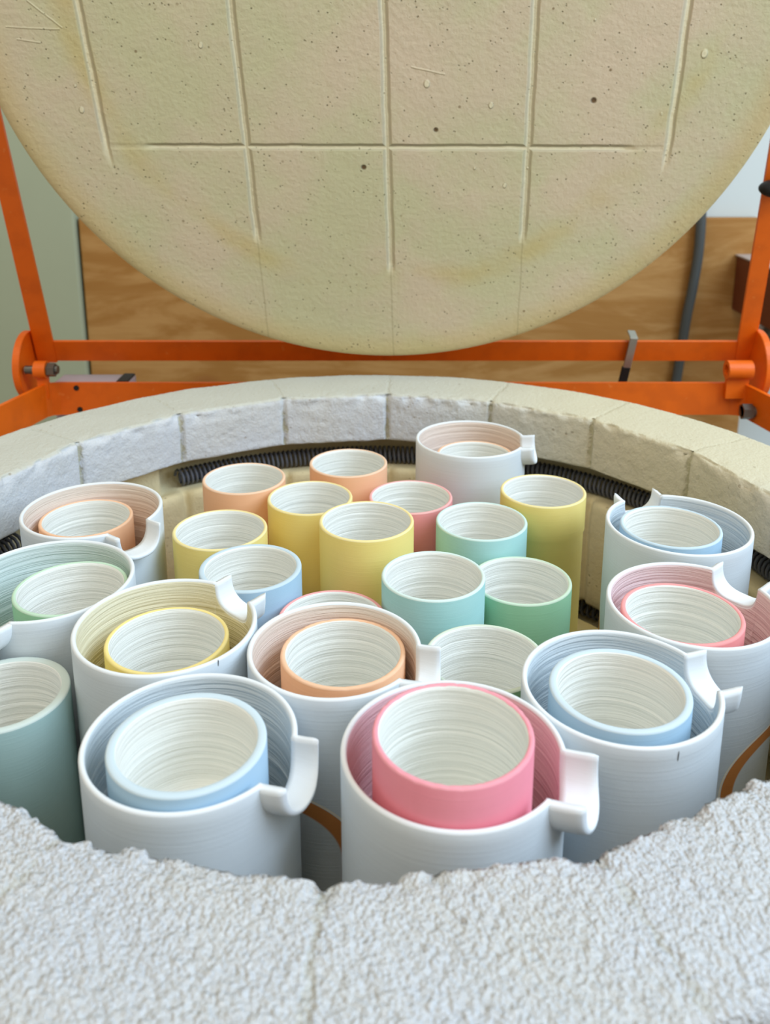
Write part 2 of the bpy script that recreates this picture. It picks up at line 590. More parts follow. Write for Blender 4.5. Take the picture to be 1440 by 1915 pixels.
def coil(name, zc, a0, a1, rc=0.3080, cr=0.0075, wr=0.0014, pitch=0.0046):
    arc = R_(abs(a1 - a0)) * rc
    turns = int(arc / pitch)
    per = 11
    N = turns * per
    S = 5
    pts = []
    for i in range(N + 1):
        u = i / N
        a = R_(a0 + (a1 - a0) * u)
        t = 2 * PI * turns * u
        rr = rc + cr * math.cos(t)
        pts.append(Vector((rr * math.cos(a), rr * math.sin(a), zc + cr * math.sin(t))))
    v, f = [], []
    for i, p in enumerate(pts):
        d = (pts[min(i + 1, N)] - pts[max(i - 1, 0)]).normalized()
        up = Vector((p.x, p.y, 0)).normalized()
        s1 = d.cross(up)
        s1.normalize()
        s2 = d.cross(s1)
        for k in range(S):
            q = p + (s1 * math.cos(2 * PI * k / S) + s2 * math.sin(2 * PI * k / S)) * wr
            v.append(tuple(q))
    for i in range(N):
        for k in range(S):
            k2 = (k + 1) % S
            f.append((i * S + k, i * S + k2, (i + 1) * S + k2, (i + 1) * S + k))
    me = D.meshes.new(name)
    me.from_pydata(v, [], f)
    me.update()
    return link(name, me, M_COIL)


kpart(coil('heating_element', -0.0700, 127.0, -202.0))['label'] = 'dark grey coiled element in the top groove'
kpart(coil('heating_element', -0.1975, 128.0, -230.0, pitch=0.0065))

# outer casing, floor slab and stand below the rim
v, f, mi = lathe([(0.357, -0.030, 0), (0.3605, -0.030, 0), (0.3605, -0.62, 0), (0.0, -0.62, 0)], 96)
kpart(pydata('metal_jacket', v, f, M_STEEL))
bm = bmesh.new()
for a in (45, 135, 225, 315):
    p = (0.29 * math.cos(R_(a)), 0.29 * math.sin(R_(a)))
    cyl_bm(bm, (p[0], p[1], -0.80), (p[0], p[1], -0.62), 0.018, seg=16)
box_bm(bm, (0, 0, -0.64), (0.44, 0.04, 0.04))
box_bm(bm, (0, 0, -0.64), (0.04, 0.44, 0.04))
kpart(from_bm('stand', bm, M_STEEL))

# ---- lid: leaning towards the viewer over the back of the rim
TL = R_(17.4)
LR = 0.357
lid_mat = Matrix(((1, 0, 0), (0, -math.sin(TL), -math.cos(TL)), (0, math.cos(TL), -math.sin(TL))))
lid_bottom = Vector((0.0144, 0.345, 0.0205))


def lid_point(a, b, n=0.0):
    """in-plane coordinates from the lid centre; n grows away from the face, behind the lid"""
    return lid_bottom + lid_mat @ Vector((a, b + LR, -n))


prof = []
for i in range(0, 31):
    prof.append((LR * 0.965 * i / 30, 0.0, 0))
prof += [(LR - 0.0065, -0.0002, 0), (LR - 0.0030, -0.0014, 0), (LR - 0.0008, -0.0042, 1), (LR, -0.008, 1), (LR, -0.060, 1), (LR - 0.003, -0.064, 1), (0.0, -0.064, 1)]
v, f, mi = lathe(prof, 192)
lid = pydata('lid', v, f, [M_LID, M_LIDEDGE], midx=mi)
lid.parent = kiln
lid.matrix_local = Matrix.Translation(lid_point(0, 0) + Vector((0, 0, KZ))) @ lid_mat.to_4x4()
lid['label'] = 'raised round firebrick lid scored with a grid of grooves'
# thin metal band around the lid, a little behind its face
v, f, mi = lathe([(LR + 0.0002, -0.020, 0), (LR + 0.0014, -0.020, 0), (LR + 0.0014, -0.058, 0), (LR + 0.0002, -0.058, 0)], 160)
b = pydata('lid_band', v, f, M_STEEL)
b.parent = lid

# ---- orange lid frame behind the lid: bar and two arms of angle iron
FN = 0.085
fr_rot = lid_mat


def bar_bm(bm, a0, b0, a1, b1, n0, n1, w0, w1=None):
    """bar in the lid's plane from (a0,b0) to (a1,b1), n from n0 to n1, widths w0 to w1"""
    w1 = w0 if w1 is None else w1
    d = Vector((a1 - a0, b1 - b0))
    L = d.length
    d.normalize()
    s = Vector((-d.y, d.x))
    vs = []
    for (a, b, w) in ((a0, b0, w0), (a1, b1, w1)):
        for sg in (-1, 1):
            for n in (n0, n1):
                vs.append(bm.verts.new(lid_point(a + s.x * sg * w / 2, b + s.y * sg * w / 2, n)))
    for q in ((0, 1, 3, 2), (4, 6, 7, 5), (0, 2, 6, 4), (1, 5, 7, 3), (0, 4, 5, 1), (2, 3, 7, 6)):
        bm.faces.new([vs[i] for i in q])


def ab(x, z):
    """in-plane coordinates of a frame point from its world x and z"""
    b = (z - lid_bottom.z - FN * math.sin(TL)) / math.cos(TL) - LR
    return x - lid_bottom.x, b


frame = empty('lid_frame')
frame.parent = kiln
frame.location = (0, 0, KZ)
frame['label'] = 'orange painted angle-iron frame carrying the lid'


def fpart(name, bm, mat, smooth=False):
    o = from_bm(name, bm, mat, frame, smooth)
    return o


bl = ab(-0.385, -0.0085)
bt = ab(-0.385, 0.0155)
ybar = (bl[1] + bt[1]) / 2
hbar = bt[1] - bl[1]
bm = bmesh.new()
bar_bm(bm, -0.385 - lid_bottom.x, ybar, 0.416 - lid_bottom.x, ybar, FN, FN + 0.004, hbar)
bar_bm(bm, -0.385 - lid_bottom.x, ybar - hbar / 2 + 0.002, 0.416 - lid_bottom.x, ybar - hbar / 2 + 0.002, FN + 0.001, FN + 0.024, 0.004)
fpart('crossbar', bm, M_ORANGE)
for side, (p0, p1, w0, w1, out) in enumerate((((-0.3745, -0.010), (-0.373, 0.42), 0.0215, 0.0175, -1), ((0.4185, -0.010), (0.388, 0.42), 0.0195, 0.0185, 1))):
    q0, q1 = ab(*p0), ab(*p1)
    bm = bmesh.new()
    bar_bm(bm, q0[0], q0[1], q1[0], q1[1], FN - 0.001, FN + 0.003, w0, w1)
    bar_bm(bm, q0[0] + out * w0 / 2, q0[1], q1[0] + out * w1 / 2, q1[1], FN + 0.002, FN + 0.026, 0.004)
    fpart('arm', bm, M_ORANGE)
# hinge plates: thick rounded plates standing in the side planes at each corner
for x, cy, cz, r in ((-0.392, 0.433, -0.010, 0.0385), (0.428, 0.433, -0.010, 0.040)):
    bm = bmesh.new()
    cyl_bm(bm, (x - 0.004, cy, cz), (x + 0.004, cy, cz), r, seg=48, bev=0.001)
    fpart('hinge_plate', bm, M_ORANGE)
# knob on the right arm
kp = lid_point(*ab(0.4035, 0.194), FN - 0.012)
bm = bmesh.new()
bmesh.ops.create_uvsphere(bm, u_segments=24, v_segments=16, radius=1.0,
                          matrix=Matrix.Translation(kp) @ lid_mat.to_4x4() @ Matrix.Diagonal((0.0185, 0.0088, 0.013, 1)))
fpart('knob', bm, M_BLACK, True)['label'] = 'black rubber knob on the right arm'
# strap hung over the crossbar
bm = bmesh.new()
sx = 0.288
pz = lid_point(*ab(sx, 0.020), FN - 0.004)
pe = lid_point(*ab(sx - 0.003, -0.014), FN - 0.004)
dirv = (pe - pz)
rot = Matrix.Rotation(R_(4), 3, 'Y') @ lid_mat
box_bm(bm, (pz + pe) / 2, (0.0085, dirv.length + 0.006, 0.003), rot, 0.0006)
box_bm(bm, lid_point(*ab(sx + 0.0005, 0.0215), FN + 0.004), (0.0085, 0.003, 0.018), rot, 0.0006)
fpart('strap', bm, M_GALV)['label'] = 'bare metal strap over the orange crossbar'
bm = bmesh.new()
p2 = pe + (pe - pz).normalized() * 0.030
box_bm(bm, (pe + p2) / 2, (0.0095, (p2 - pe).length, 0.004), rot, 0.0006)
fpart('strap_tail', bm, M_BLACK)

# ---- orange hinge frame bolted round the back of the kiln
hf = empty('hinge_frame')
hf.parent = kiln
hf.location = (0, 0, KZ)
hf['label'] = 'orange flat-bar hinge frame around the back of the kiln'


def slab(pts, z0, z1, th):
    """a flat bar on edge following plan points"""
    bm = bmesh.new()
    n = len(pts)
    L, Rr = [], []
    for i, p in enumerate(pts):
        p = Vector(p)
        d0 = (p - Vector(pts[i - 1])).normalized() if i > 0 else None
        d1 = (Vector(pts[i + 1]) - p).normalized() if i < n - 1 else None
        d = (d0 + d1).normalized() if d0 and d1 else (d0 or d1)
        nrm = Vector((-d.y, d.x))
        k = 1.0 / max(0.4, (nrm.dot(Vector((-(d1 or d0).y, (d1 or d0).x)))))
        L.append(p + nrm * th / 2 * k)
        Rr.append(p - nrm * th / 2 * k)
    rings = []
    for a, b in zip(L, Rr):
        rings.append([bm.verts.new((a.x, a.y, z0)), bm.verts.new((b.x, b.y, z0)), bm.verts.new((b.x, b.y, z1)), bm.verts.new((a.x, a.y, z1))])
    for i in range(n - 1):
        for k in range(4):
            k2 = (k + 1) % 4
            bm.faces.new((rings[i][k], rings[i][k2], rings[i + 1][k2], rings[i + 1][k]))
    bm.faces.new(rings[0])
    bm.faces.new(rings[-1][::-1])
    return bm


bm = slab([(-0.470, 0.02), (-0.3855, 0.325), (-0.367, 0.404), (-0.362, 0.411), (-0.352, 0.4135), (0.395, 0.4135), (0.405, 0.411), (0.410, 0.404), (0.425, 0.325), (0.470, 0.02)], -0.0625, -0.0255, 0.005)
from_bm('flat_bar', bm, M_ORANGE, hf)
# cross struts that carry the bar on the casing
for (x0, y0, x1, y1) in ((-0.12, 0.335, -0.12, 0.415), (0.16, 0.330, 0.16, 0.415), (-0.355, 0.02, -0.472, 0.02), (0.355, 0.02, 0.472, 0.02)):
    bm = bmesh.new()
    box_bm(bm, ((x0 + x1) / 2, (y0 + y1) / 2, -0.060), (abs(x1 - x0) + 0.012, abs(y1 - y0) + 0.012, 0.006))
    from_bm('strut', bm, M_ORANGE, hf)
for x0, x1, yc, r in ((-0.374, -0.361, 0.405, 0.0098), (0.385, 0.412, 0.405, 0.0105)):
    bm = bmesh.new()
    zc = -0.0085
    # sleeve with a bore
    vv, ff, _m = lathe([(r * 0.55, 0, 0), (r, 0, 0), (r, x1 - x0, 0), (r * 0.55, x1 - x0, 0), (r * 0.55, 0, 0)], 28)
    me = D.meshes.new('pivot_sleeve')
    me.from_pydata(vv, [], ff)
    bm2 = bmesh.new()
    bm2.from_mesh(me)
    bmesh.ops.transform(bm2, matrix=Matrix.Translation((x0, yc, zc)) @ Matrix.Rotation(R_(90), 4, 'Y'), verts=bm2.verts)
    D.meshes.remove(me)
    box_bm(bm2, ((x0 + x1) / 2, yc + 0.002, zc - 0.018), ((x1 - x0) * 0.9, 0.006, 0.03))
    bm.free()
    from_bm('pivot_sleeve', bm2, M_ORANGE, hf)
bm = bmesh.new()
cyl_bm(bm, (-0.385, 0.405, -0.0085), (-0.349, 0.405, -0.0085), 0.0048, seg=12)
cyl_bm(bm, (-0.3605, 0.405, -0.0085), (-0.352, 0.405, -0.0085), 0.0078, seg=6)
from_bm('bolt', bm, M_BOLT, hf)
bm = bmesh.new()
cyl_bm(bm, (0.424, 0.385, -0.050), (0.398, 0.385, -0.050), 0.0062, seg=14)
cyl_bm(bm, (0.409, 0.385, -0.050), (0.398, 0.385, -0.050), 0.0088, seg=6)
from_bm('bolt', bm, M_BOLT, hf)
bm = bmesh.new()
for (x, z) in ((-0.333, -0.031), (-0.331, -0.056)):
    cyl_bm(bm, (x, 0.4100, z), (x, 0.4125, z), 0.0030, seg=12)
from_bm('bolt_hole', bm, M_BLACK, hf)
# grey metal box behind the bar
bm = bmesh.new()
box_bm(bm, (-0.321, 0.440, -0.0575), (0.084, 0.036, 0.058), None, 0.002)
o = from_bm('junction_box', bm, M_BOXG)
kpart(o)
o['label'] = 'small grey metal box behind the orange bar'
bm = bmesh.new()
box_bm(bm, (-0.286, 0.4400, -0.0283), (0.013, 0.033, 0.003), None, 0.001)
o2 = from_bm('box_clip', bm, M_BLACK, o)

# ------------------------------------------------------------------ kiln shelf
SH = -0.180
v, f, mi = lathe([(0, SH, 0), (0.258, SH, 0), (0.2605, SH - 0.0008, 0), (0.262, SH - 0.003, 0), (0.262, SH - 0.016, 0), (0.260, SH - 0.018, 0), (0, SH - 0.018, 0)], 128)
shelf = pydata('kiln_shelf', v, f, M_SHELF)
tag(shelf, 'round pale kiln shelf underneath all the pots, its edge showing beside the tall yellow beaker', 'shelf')
for a in (30, 150, 270):
    bm = bmesh.new()
    cyl_bm(bm, (0.2 * math.cos(R_(a)), 0.2 * math.sin(R_(a)), -0.58), (0.2 * math.cos(R_(a)), 0.2 * math.sin(R_(a)), SH - 0.018), 0.02, seg=20)
    from_bm('post', bm, M_SHELF, shelf, True)

# ------------------------------------------------------------------ pots
cols = dict(
    peach=(238, 186, 146), yellow=(238, 216, 128), pink=(238, 146, 162), coral=(236, 150, 150),
    teal=(168, 214, 212), green=(156, 206, 168), blue=(168, 200, 222), sage=(162, 192, 190), olive=(120, 160, 120))
mat_cache = {}


def cupmat(kind, light=0.0):
    key = (kind, light)
    if key not in mat_cache:
        c = mixc(cols[kind], (250, 248, 240), light)
        mat_cache[key] = mat_clay('%s_clay%s' % (kind, '_rim' if light else ''), c, rings=0.5)
    return mat_cache[key]


def cup_mesh(r, H, depth, t, step=0.0, seed=1):
    """thrown cylinder: base at z = 0, mouth at z = H"""
    rnd = random.Random(seed)
    P = [(0, 0.0015, 0), (r - 0.005, 0.0015, 0), (r - 0.004, 0, 0), (r - 0.0022, 0, 0), (r - 0.0006, 0.0008, 0), (r, 0.0025, 0)]
    if step:
        P += [(r - step, 0.004, 0), (r - step, H - 0.030, 0), (r, H - 0.0285, 0)]
    else:
        P += [(r, H * 0.5, 0)]
    b = min(0.0011, t * 0.42)
    P += [(r, H - b, 1), (r - b * 0.25, H - b * 0.35, 1), (r - b * 0.75, H - 0.0001, 1), (r - t / 2, H, 1),
          (r - t + b * 0.75, H - 0.0001, 1), (r - t + b * 0.25, H - b * 0.35, 2), (r - t, H - b, 2)]
    n = 64
    zb = H - depth
    ztop = H - b
    off = 0.0
    per = 0
    for i in range(1, n):
        z = ztop + (zb + 0.006 - ztop) * i / n
        amp = smooth01(0.004, 0.018, H - z)
        if per <= 0:
            per = rnd.randint(2, 4)
            tgt = rnd.uniform(-0.00032, 0.00022)
        per -= 1
        off += (tgt - off) * 0.75
        P.append((r - t - 0.0003 + off * amp, z, 2))
    ri = r - t - 0.0003
    for k in range(1, 6):
        a = PI / 2 * k / 5
        P.append((ri - 0.006 * (1 - math.cos(a)), zb + 0.006 - 0.006 * math.sin(a), 2))
    for q in (0.75, 0.5, 0.25, 0.0):
        P.append(((ri - 0.006) * q, zb + 0.0006 * math.cos(q * 9), 2))
    return lathe(P, 144)


def cup(x, y, zr, r, kind, label, base, depth=0.062, t=0.0026, rim=0.3, step=0.0, group='colour-dipped clay beakers', seed=1, chips=0.0):
    H = zr - base
    v, f, mi = cup_mesh(r, H, depth, t, step, seed)
    if chips:
        vv = []
        for p in v:
            rr = math.hypot(p[0], p[1])
            if p[2] > H - 0.0016 and rr > r - t - 0.0002:
                k = max(0.0, fn((p[0], p[1], 0.0), 330, 2.0)) * chips
                p = (p[0], p[1], p[2] - k)
            vv.append(p)
        v = vv
    o = pydata('beaker', v, f, [cupmat(kind), cupmat(kind, rim), M_WHITE_IN], midx=mi, loc=(x, y, base))
    o.rotation_euler.z = random.uniform(-3, 3)
    tag(o, label, 'beaker', group)
    return o


M_JUG_RIM = mat_clay('white_jug_rim', (230, 236, 240), rings=0.3)
jug_in_cache = {}


BOUNCE_TINT = dict(pink=0.38, coral=0.24, peach=0.30, yellow=0.30, blue=0.16, teal=0.2)  # bounce light from the nested beakers, mixed into the jugs' inside colour


def jug_inside(kind):
    if kind not in jug_in_cache:
        c = mixc((232, 236, 236), cols[kind], BOUNCE_TINT[kind])
        jug_in_cache[kind] = mat_clay('jug_inside_%s' % kind, c, inside=True, rings=1.9)
    return jug_in_cache[kind]


def jug(x, y, zr, Rj, deg, kind, label, L=0.0105, depth=0.0165, floor=-0.085, arch=None, mark=None):
    base = SH
    H = zr - base
    root = empty('pitcher', (x, y, base), R_(deg))
    tag(root, label, 'pitcher', 'white pouring pitchers')
    t = 0.0026
    if arch:
        a0, zc, ro, ri = arch
        om = mat_clay('white_jug_arch', WHITE, rings=0.5, arch=(R_(a0 - deg), zr + zc - base, ro, ri, (214, 140, 78)), R=Rj)
    else:
        if 'jug' not in mat_cache:
            mat_cache['jug'] = mat_clay('white_jug', WHITE, rings=0.5)
        om = mat_cache['jug']
    a_in = 0.0148            # half width of the spout's channel
    hw = a_in + 0.0010
    nexp = 2.7
    ths = []
    ah = math.asin(hw / Rj)
    for i in range(-40, 41):
        ths.append(ah * math.sin(i / 40 * PI / 2))
    n = 150
    for i in range(1, n):
        ths.append(ah + (2 * PI - 2 * ah) * i / n)
    NA = len(ths)

    def ztop(th):
        s = math.sin(th) * Rj
        if math.cos(th) > 0 and abs(s) < hw:
            q = max(0.0, 1 - (abs(s) / hw) ** nexp) ** (1 / nexp)
            return H - (depth + 0.0008) * q
        return H

    rnd = random.Random(int(x * 1e5))
    rows = []   # list of functions th -> (r, z), material of following band
    rows.append((lambda th: (Rj - 0.006, 0.0012), 0))
    rows.append((lambda th: (Rj - 0.0045, 0.0), 0))
    rows.append((lambda th: (Rj - 0.002, 0.0), 0))
    rows.append((lambda th: (Rj, 0.003), 0))
    for q in (0.3, 0.6, 0.8):
        rows.append((lambda th, q=q: (Rj, H * q), 0))
    for q in (0.3, 0.6, 0.85):
        rows.append((lambda th, q=q: (Rj, H * 0.8 + (ztop(th) - 0.0011 - H * 0.8) * q), 0))
    rows.append((lambda th: (Rj, ztop(th) - 0.0011), 1))
    rows.append((lambda th: (Rj - 0.0003, ztop(th) - 0.0004), 1))
    rows.append((lambda th: (Rj - 0.0009, ztop(th)), 1))
    rows.append((lambda th: (Rj - t + 0.0009, ztop(th)), 1))
    rows.append((lambda th: (Rj - t + 0.0003, ztop(th) - 0.0004), 1))
    rows.append((lambda th: (Rj - t, ztop(th) - 0.0011), 2))
    zf = zr + floor - base
    n = 70
    off = 0.0
    per = 0
    tgt = 0
    for i in range(1, n):
        q = i / n
        if per <= 0:
            per = rnd.randint(2, 5)
            tgt = rnd.uniform(-0.0004, 0.0002)
        per -= 1
        off += (tgt - off) * 0.7
        amp = smooth01(0.15, 0.35, q)
        rows.append((lambda th, q=q, o=off * amp: (Rj - t - 0.0002 + o, (ztop(th) - 0.0011) * (1 - q) + (zf + 0.005) * q), 2))
    rows.append((lambda th: (Rj - t - 0.001, zf + 0.002), 2))
    rows.append((lambda th: (Rj - t - 0.004, zf), 2))
    v, f, mi = [], [], []
    for fnc, m in rows:
        for th in ths:
            r, z = fnc(th)
            v.append((r * math.cos(th), r * math.sin(th), z))
    for i in range(len(rows) - 1):
        for k in range(NA):
            k2 = (k + 1) % NA
            f.append((i * NA + k, i * NA + k2, (i + 1) * NA + k2, (i + 1) * NA + k))
            mi.append(rows[i][1])
    c0 = len(v)
    v.append((0, 0, 0.0012))
    v.append((0, 0, zf))
    lr = (len(rows) - 1) * NA
    for k in range(NA):
        k2 = (k + 1) % NA
        f.append((c0, k2, k))
        mi.append(0)
        f.append((lr + k, lr + k2, c0 + 1))
        mi.append(2)
    pydata('body', v, f, [om, M_JUG_RIM, jug_inside(kind)], root, mi)
    # ---- spout: a U-shaped trough let into the notch
    tw = 0.0030
    npf = 33

    def prof(a, d, k):
        u = -1 + 2 * k / (npf - 1)
        # parametrise the superellipse by angle so the sides are well sampled
        ang = u * PI / 2
        sx = math.sin(ang)
        cx = math.cos(ang)
        y_ = a * math.copysign(abs(sx) ** (2 / nexp), sx)
        z_ = -d * abs(cx) ** (2 / nexp)
        return y_, z_
    v, f = [], []
    stations = 9
    sec = 2 * npf
    for s in range(stations):
        q = s / (stations - 1)
        for k in range(sec):
            if k < npf:
                y_, z_ = prof(a_in, depth, k)
                inner = True
            else:
                y_, z_ = prof(a_in + tw, depth + tw, sec - 1 - k)
                inner = False
            xs = math.sqrt((Rj - t - 0.0001) ** 2 - min(abs(y_), Rj * 0.9) ** 2) if inner else math.sqrt((Rj - t * 0.6) ** 2 - y_ * y_)
            xe = Rj + L - 0.006 * (abs(y_) / a_in) ** 2 * 0.5
            qq = q ** 0.8
            xx = xs + (xe - xs) * qq
            zz = z_ + 0.0012 * qq * qq
            if s >= stations - 2:        # rounded lip
                sh = 0.00035 if s == stations - 2 else 0.0009
                sg = 1 if inner else -1
                nl = math.hypot(y_, z_) + 1e-9
                y_ += sg * sh * y_ / nl
                zz += sg * sh * z_ / nl
                if s == stations - 2:
                    xx = xe - 0.0005
            # round the two top edges of the walls
            if k in (0, npf - 1):
                zz -= 0.0005
            if k in (npf, sec - 1):
                zz -= 0.0012
            v.append((xx, y_, H + zz))
    for s in range(stations - 1):
        for k in range(sec):
            k2 = (k + 1) % sec
            f.append((s * sec + k, s * sec + k2, (s + 1) * sec + k2, (s + 1) * sec + k))
    for s in (0, stations - 1):
        for k in range(npf - 1):
            a, b2 = s * sec + k, s * sec + k + 1
            c, d2 = s * sec + sec - 1 - k, s * sec + sec - 2 - k
            f.append((a, b2, d2, c))
    pydata('spout', v, f, M_JUG_RIM, root)
    if mark:
        am, z0, z1 = mark
        v, f = [], []
        for i in range(5):
            q = i / 4
            z = H + z0 + (z1 - z0) * q
            th = R_(am - deg) - 0.004 * q
            for sg in (-1, 1):
                e = 0.006 * (0.5 + 0.5 * math.sin(q * PI))
                v.append(((Rj + 0.00012) * math.cos(th + sg * e), (Rj + 0.00012) * math.sin(th + sg * e), z))
        for i in range(4):
            f.append((2 * i, 2 * i + 1, 2 * i + 3, 2 * i + 2))
        pydata('pencil_tick', v, f, M_PENCIL, root)
    return root


JUGS = [
    ('bf', -0.0750, -0.2088, -0.0025, 0.0466, -20, 'blue', 'white pitcher in the front row holding a thick-rimmed pale blue beaker', dict()),
    ('pf', 0.0389, -0.2179, -0.0011, 0.0480, -21, 'pink', 'white pitcher at the front holding the strong pink beaker that stands above its rim', dict(L=0.0138)),
    ('pe', -0.0160, -0.1374, -0.0040, 0.0446, -19, 'peach', 'white pitcher holding a peach beaker, behind the gap between the two front pitchers', dict(arch=(-118, -0.0903, 0.035, 0.0265))),
    ('ye', -0.1074, -0.1171, -0.0028, 0.0484, 47, 'yellow', 'pencil-ticked white pitcher holding a yellow beaker, its spout turned to the back', dict(mark=(-45, 0.0, -0.0035))),
    ('br', 0.1232, -0.1682, -0.0042, 0.0472, 12, 'blue', 'pencil-ticked white pitcher at right front holding a pale blue beaker', dict(L=0.0108, mark=(-73, -0.0026, -0.0075))),
    ('pr', 0.1842, -0.0892, -0.0064, 0.0477, 38, 'coral', 'white pitcher at the right edge of the picture holding a pink-rimmed beaker', dict(arch=(-46, -0.0884, 0.030, 0.0225))),
    ('bb', 0.2086, 0.0139, -0.0065, 0.0479, 107, 'blue', 'white pitcher by the right kiln wall, spout turned to the back, holding a blue beaker', dict(arch=(135, -0.0903, 0.035, 0.0265))),
    ('pl', -0.1975, 0.0425, -0.0086, 0.0484, -41, 'peach', 'white pitcher against the left back bricks holding a peach beaker, spout towards the viewer', dict(L=0.0130)),
    ('gl', -0.1914, -0.0612, -0.0066, 0.0503, -112, 'teal', 'white pitcher cut by the left edge of the picture, holding a pale green beaker', dict(depth=0.0150)),
    ('bk', 0.0845, 0.1944, -0.0112, 0.0476, -10, 'peach', 'white pitcher farthest back in the kiln, standing higher than the peach beakers beside it', dict()),
]
JP = {}
for k, x, y, z, r, a, kind, lab, kw in JUGS:
    JP[k] = (x, y, z, r)
    jug(x, y, z, r, a, kind, lab, **kw)

# beakers standing on the shelf
FREE = [
    (-0.1040, 0.1318, -0.0225, 0.0332, 'peach', 'peach beaker at the back left, beside the end of the dark heating coil', {}),
    (-0.0212, 0.1705, -0.0244, 0.0330, 'peach', 'peach beaker at the back middle, standing before the dark heating coil', {}),
    (-0.0477, 0.0947, -0.0231, 0.0326, 'yellow', 'yellow beaker in the third row, between a peach beaker and the middle yellow beaker', {}),
    (-0.0030, 0.0325, -0.0132, 0.0331, 'yellow', 'tall yellow beaker in the very middle of the kiln', {}),
    (0.0302, 0.1124, -0.0301, 0.0329, 'coral', 'coral pink beaker in front of the white pitcher at the back', {}),
    (0.0805, 0.0591, -0.0258, 0.0332, 'teal', 'pale teal beaker in front of the tall yellow beaker on the right', dict(rim=0.45)),
    (0.1331, 0.1047, -0.0217, 0.0330, 'yellow', 'tall yellow beaker standing at right in front of the coil, rightmost of the yellow ones', dict(step=0.0009)),
    (0.0402, -0.0355, -0.0185, 0.0325, 'teal', 'turquoise beaker in front of the middle yellow beaker, with a pale rim', dict(rim=0.55)),
    (0.1005, -0.0060, -0.0380, 0.0331, 'green', 'green beaker right behind the turquoise one, with a pale rim', dict(rim=0.55)),
    (-0.0769, -0.0194, -0.0216, 0.0328, 'blue', 'pale blue beaker behind the spout of the pitcher with the yellow beaker', dict(t=0.0036, rim=0.35)),
    (-0.1073, 0.0410, -0.0239, 0.0333, 'yellow', 'short yellow beaker on the left, behind the pale blue beaker', {}),
    (0.0646, -0.1111, -0.0272, 0.0331, 'olive', 'beaker showing mostly its ringed white inside, behind the strong pink beaker', dict(rim=0.7)),
    (-0.0224, -0.0587, -0.0343, 0.0327, 'coral', 'pink-rimmed beaker almost hidden behind the pitcher with the peach beaker', dict(rim=0.2)),
    (-0.1850, -0.1457, -0.0257, 0.0325, 'sage', 'blue-green beaker at the left front, cut by the edge of the picture', dict(t=0.0046, rim=0.5)),
]
for i, (x, y, z, r, kind, lab, kw) in enumerate(FREE):
    cup(x, y, z, r, kind, lab, SH, seed=11 + i, group='beakers standing on the shelf', **kw)

# beakers standing inside the pitchers
INNER = [
    ('bf', -0.0741, -0.2182, 0.0024, 0.0336, 'blue', 'pale blue beaker with a thick pale rim, inside the left front pitcher', dict(depth=0.047, t=0.0042, rim=0.4)),
    ('pf', 0.0378, -0.2286, 0.0150, 0.0332, 'pink', 'strong pink beaker standing above the rim of the front pitcher that holds it', dict(depth=0.056, t=0.0027, rim=0.12, chips=0.0007)),
    ('pe', -0.0120, -0.1297, -0.0118, 0.0327, 'peach', 'peach beaker inside the pitcher between the two front pitchers', dict(rim=0.15, t=0.0028, chips=0.0005)),
    ('ye', -0.1084, -0.1127, -0.0150, 0.0331, 'yellow', 'yellow-rimmed beaker inside the pitcher on the left that has a pencil tick', dict(rim=0.15)),
    ('br', 0.1215, -0.1730, -0.0034, 0.0332, 'blue', 'pale blue beaker with a thick rim, inside the right front pitcher', dict(t=0.0038, rim=0.4)),
    ('pr', 0.1752, -0.0972, -0.0088, 0.0333, 'coral', 'pink-rimmed beaker inside the pitcher at the right edge of the picture', dict(rim=0.1, t=0.0029)),
    ('bb', 0.2028, 0.0117, -0.0077, 0.0332, 'blue', 'blue beaker inside the pitcher by the right kiln wall', dict(rim=0.35)),
    ('pl', -0.2058, 0.0520, -0.0202, 0.0326, 'peach', 'peach beaker inside the pitcher against the left back bricks', dict(rim=0.15)),
    ('gl', -0.1770, -0.0623, -0.0122, 0.0330, 'green', 'pale green beaker inside the pitcher cut by the left edge of the picture', dict(rim=0.4)),
    ('bk', 0.0874, 0.1840, -0.0219, 0.0328, 'peach', 'peach-rimmed beaker inside the pitcher farthest back', dict(rim=0.15)),
]
for i, (j, x, y, z, r, kind, lab, kw) in enumerate(INNER):
    jx, jy, jz, jr = JP[j]
    dx, dy = x - jx, y - jy
    mx = jr - 0.0026 - 0.0008 - r
    d = math.hypot(dx, dy)
    if d > mx:
        dx, dy = dx * mx / d, dy * mx / d
    cup(jx + dx, jy + dy, z, r, kind, lab, jz - 0.085, seed=40 + i, group='beakers nested in the pitchers', **kw)

# ------------------------------------------------------------------ room behind the kiln
bm = bmesh.new()
box_bm(bm, (0, 1.05, 0.5), (4.4, 0.1, 2.6))
w = from_bm('wall_back', bm, mat_plain('painted_wall', (214, 224, 224), 0.8, 3, 0.1))
w['kind'] = 'structure'
bm = bmesh.new()
box_bm(bm, (-1.352, 0.985, 0.5), (1.68, 0.030, 2.6), None, 0.004)
w = from_bm('wall_left', bm, mat_plain('sage_wall', (176, 186, 160), 0.8, 5, 0.25))
w['kind'] = 'structure'
bm = bmesh.new()
box_bm(bm, (0, 0.1, -0.85), (4.4, 2.0, 0.1))
w = from_bm('floor', bm, mat_plain('concrete_floor', (150, 148, 140), 0.7, 8, 0.4))
w['kind'] = 'structure'
bm = bmesh.new()
box_bm(bm, (0.0675, 0.988, -0.3515), (1.151, 0.018, 0.897), None, 0.002)
panel = from_bm('plywood_panel', bm, mat_ply())
tag(panel, 'tan plywood board fixed to the wall behind the kiln', 'board')
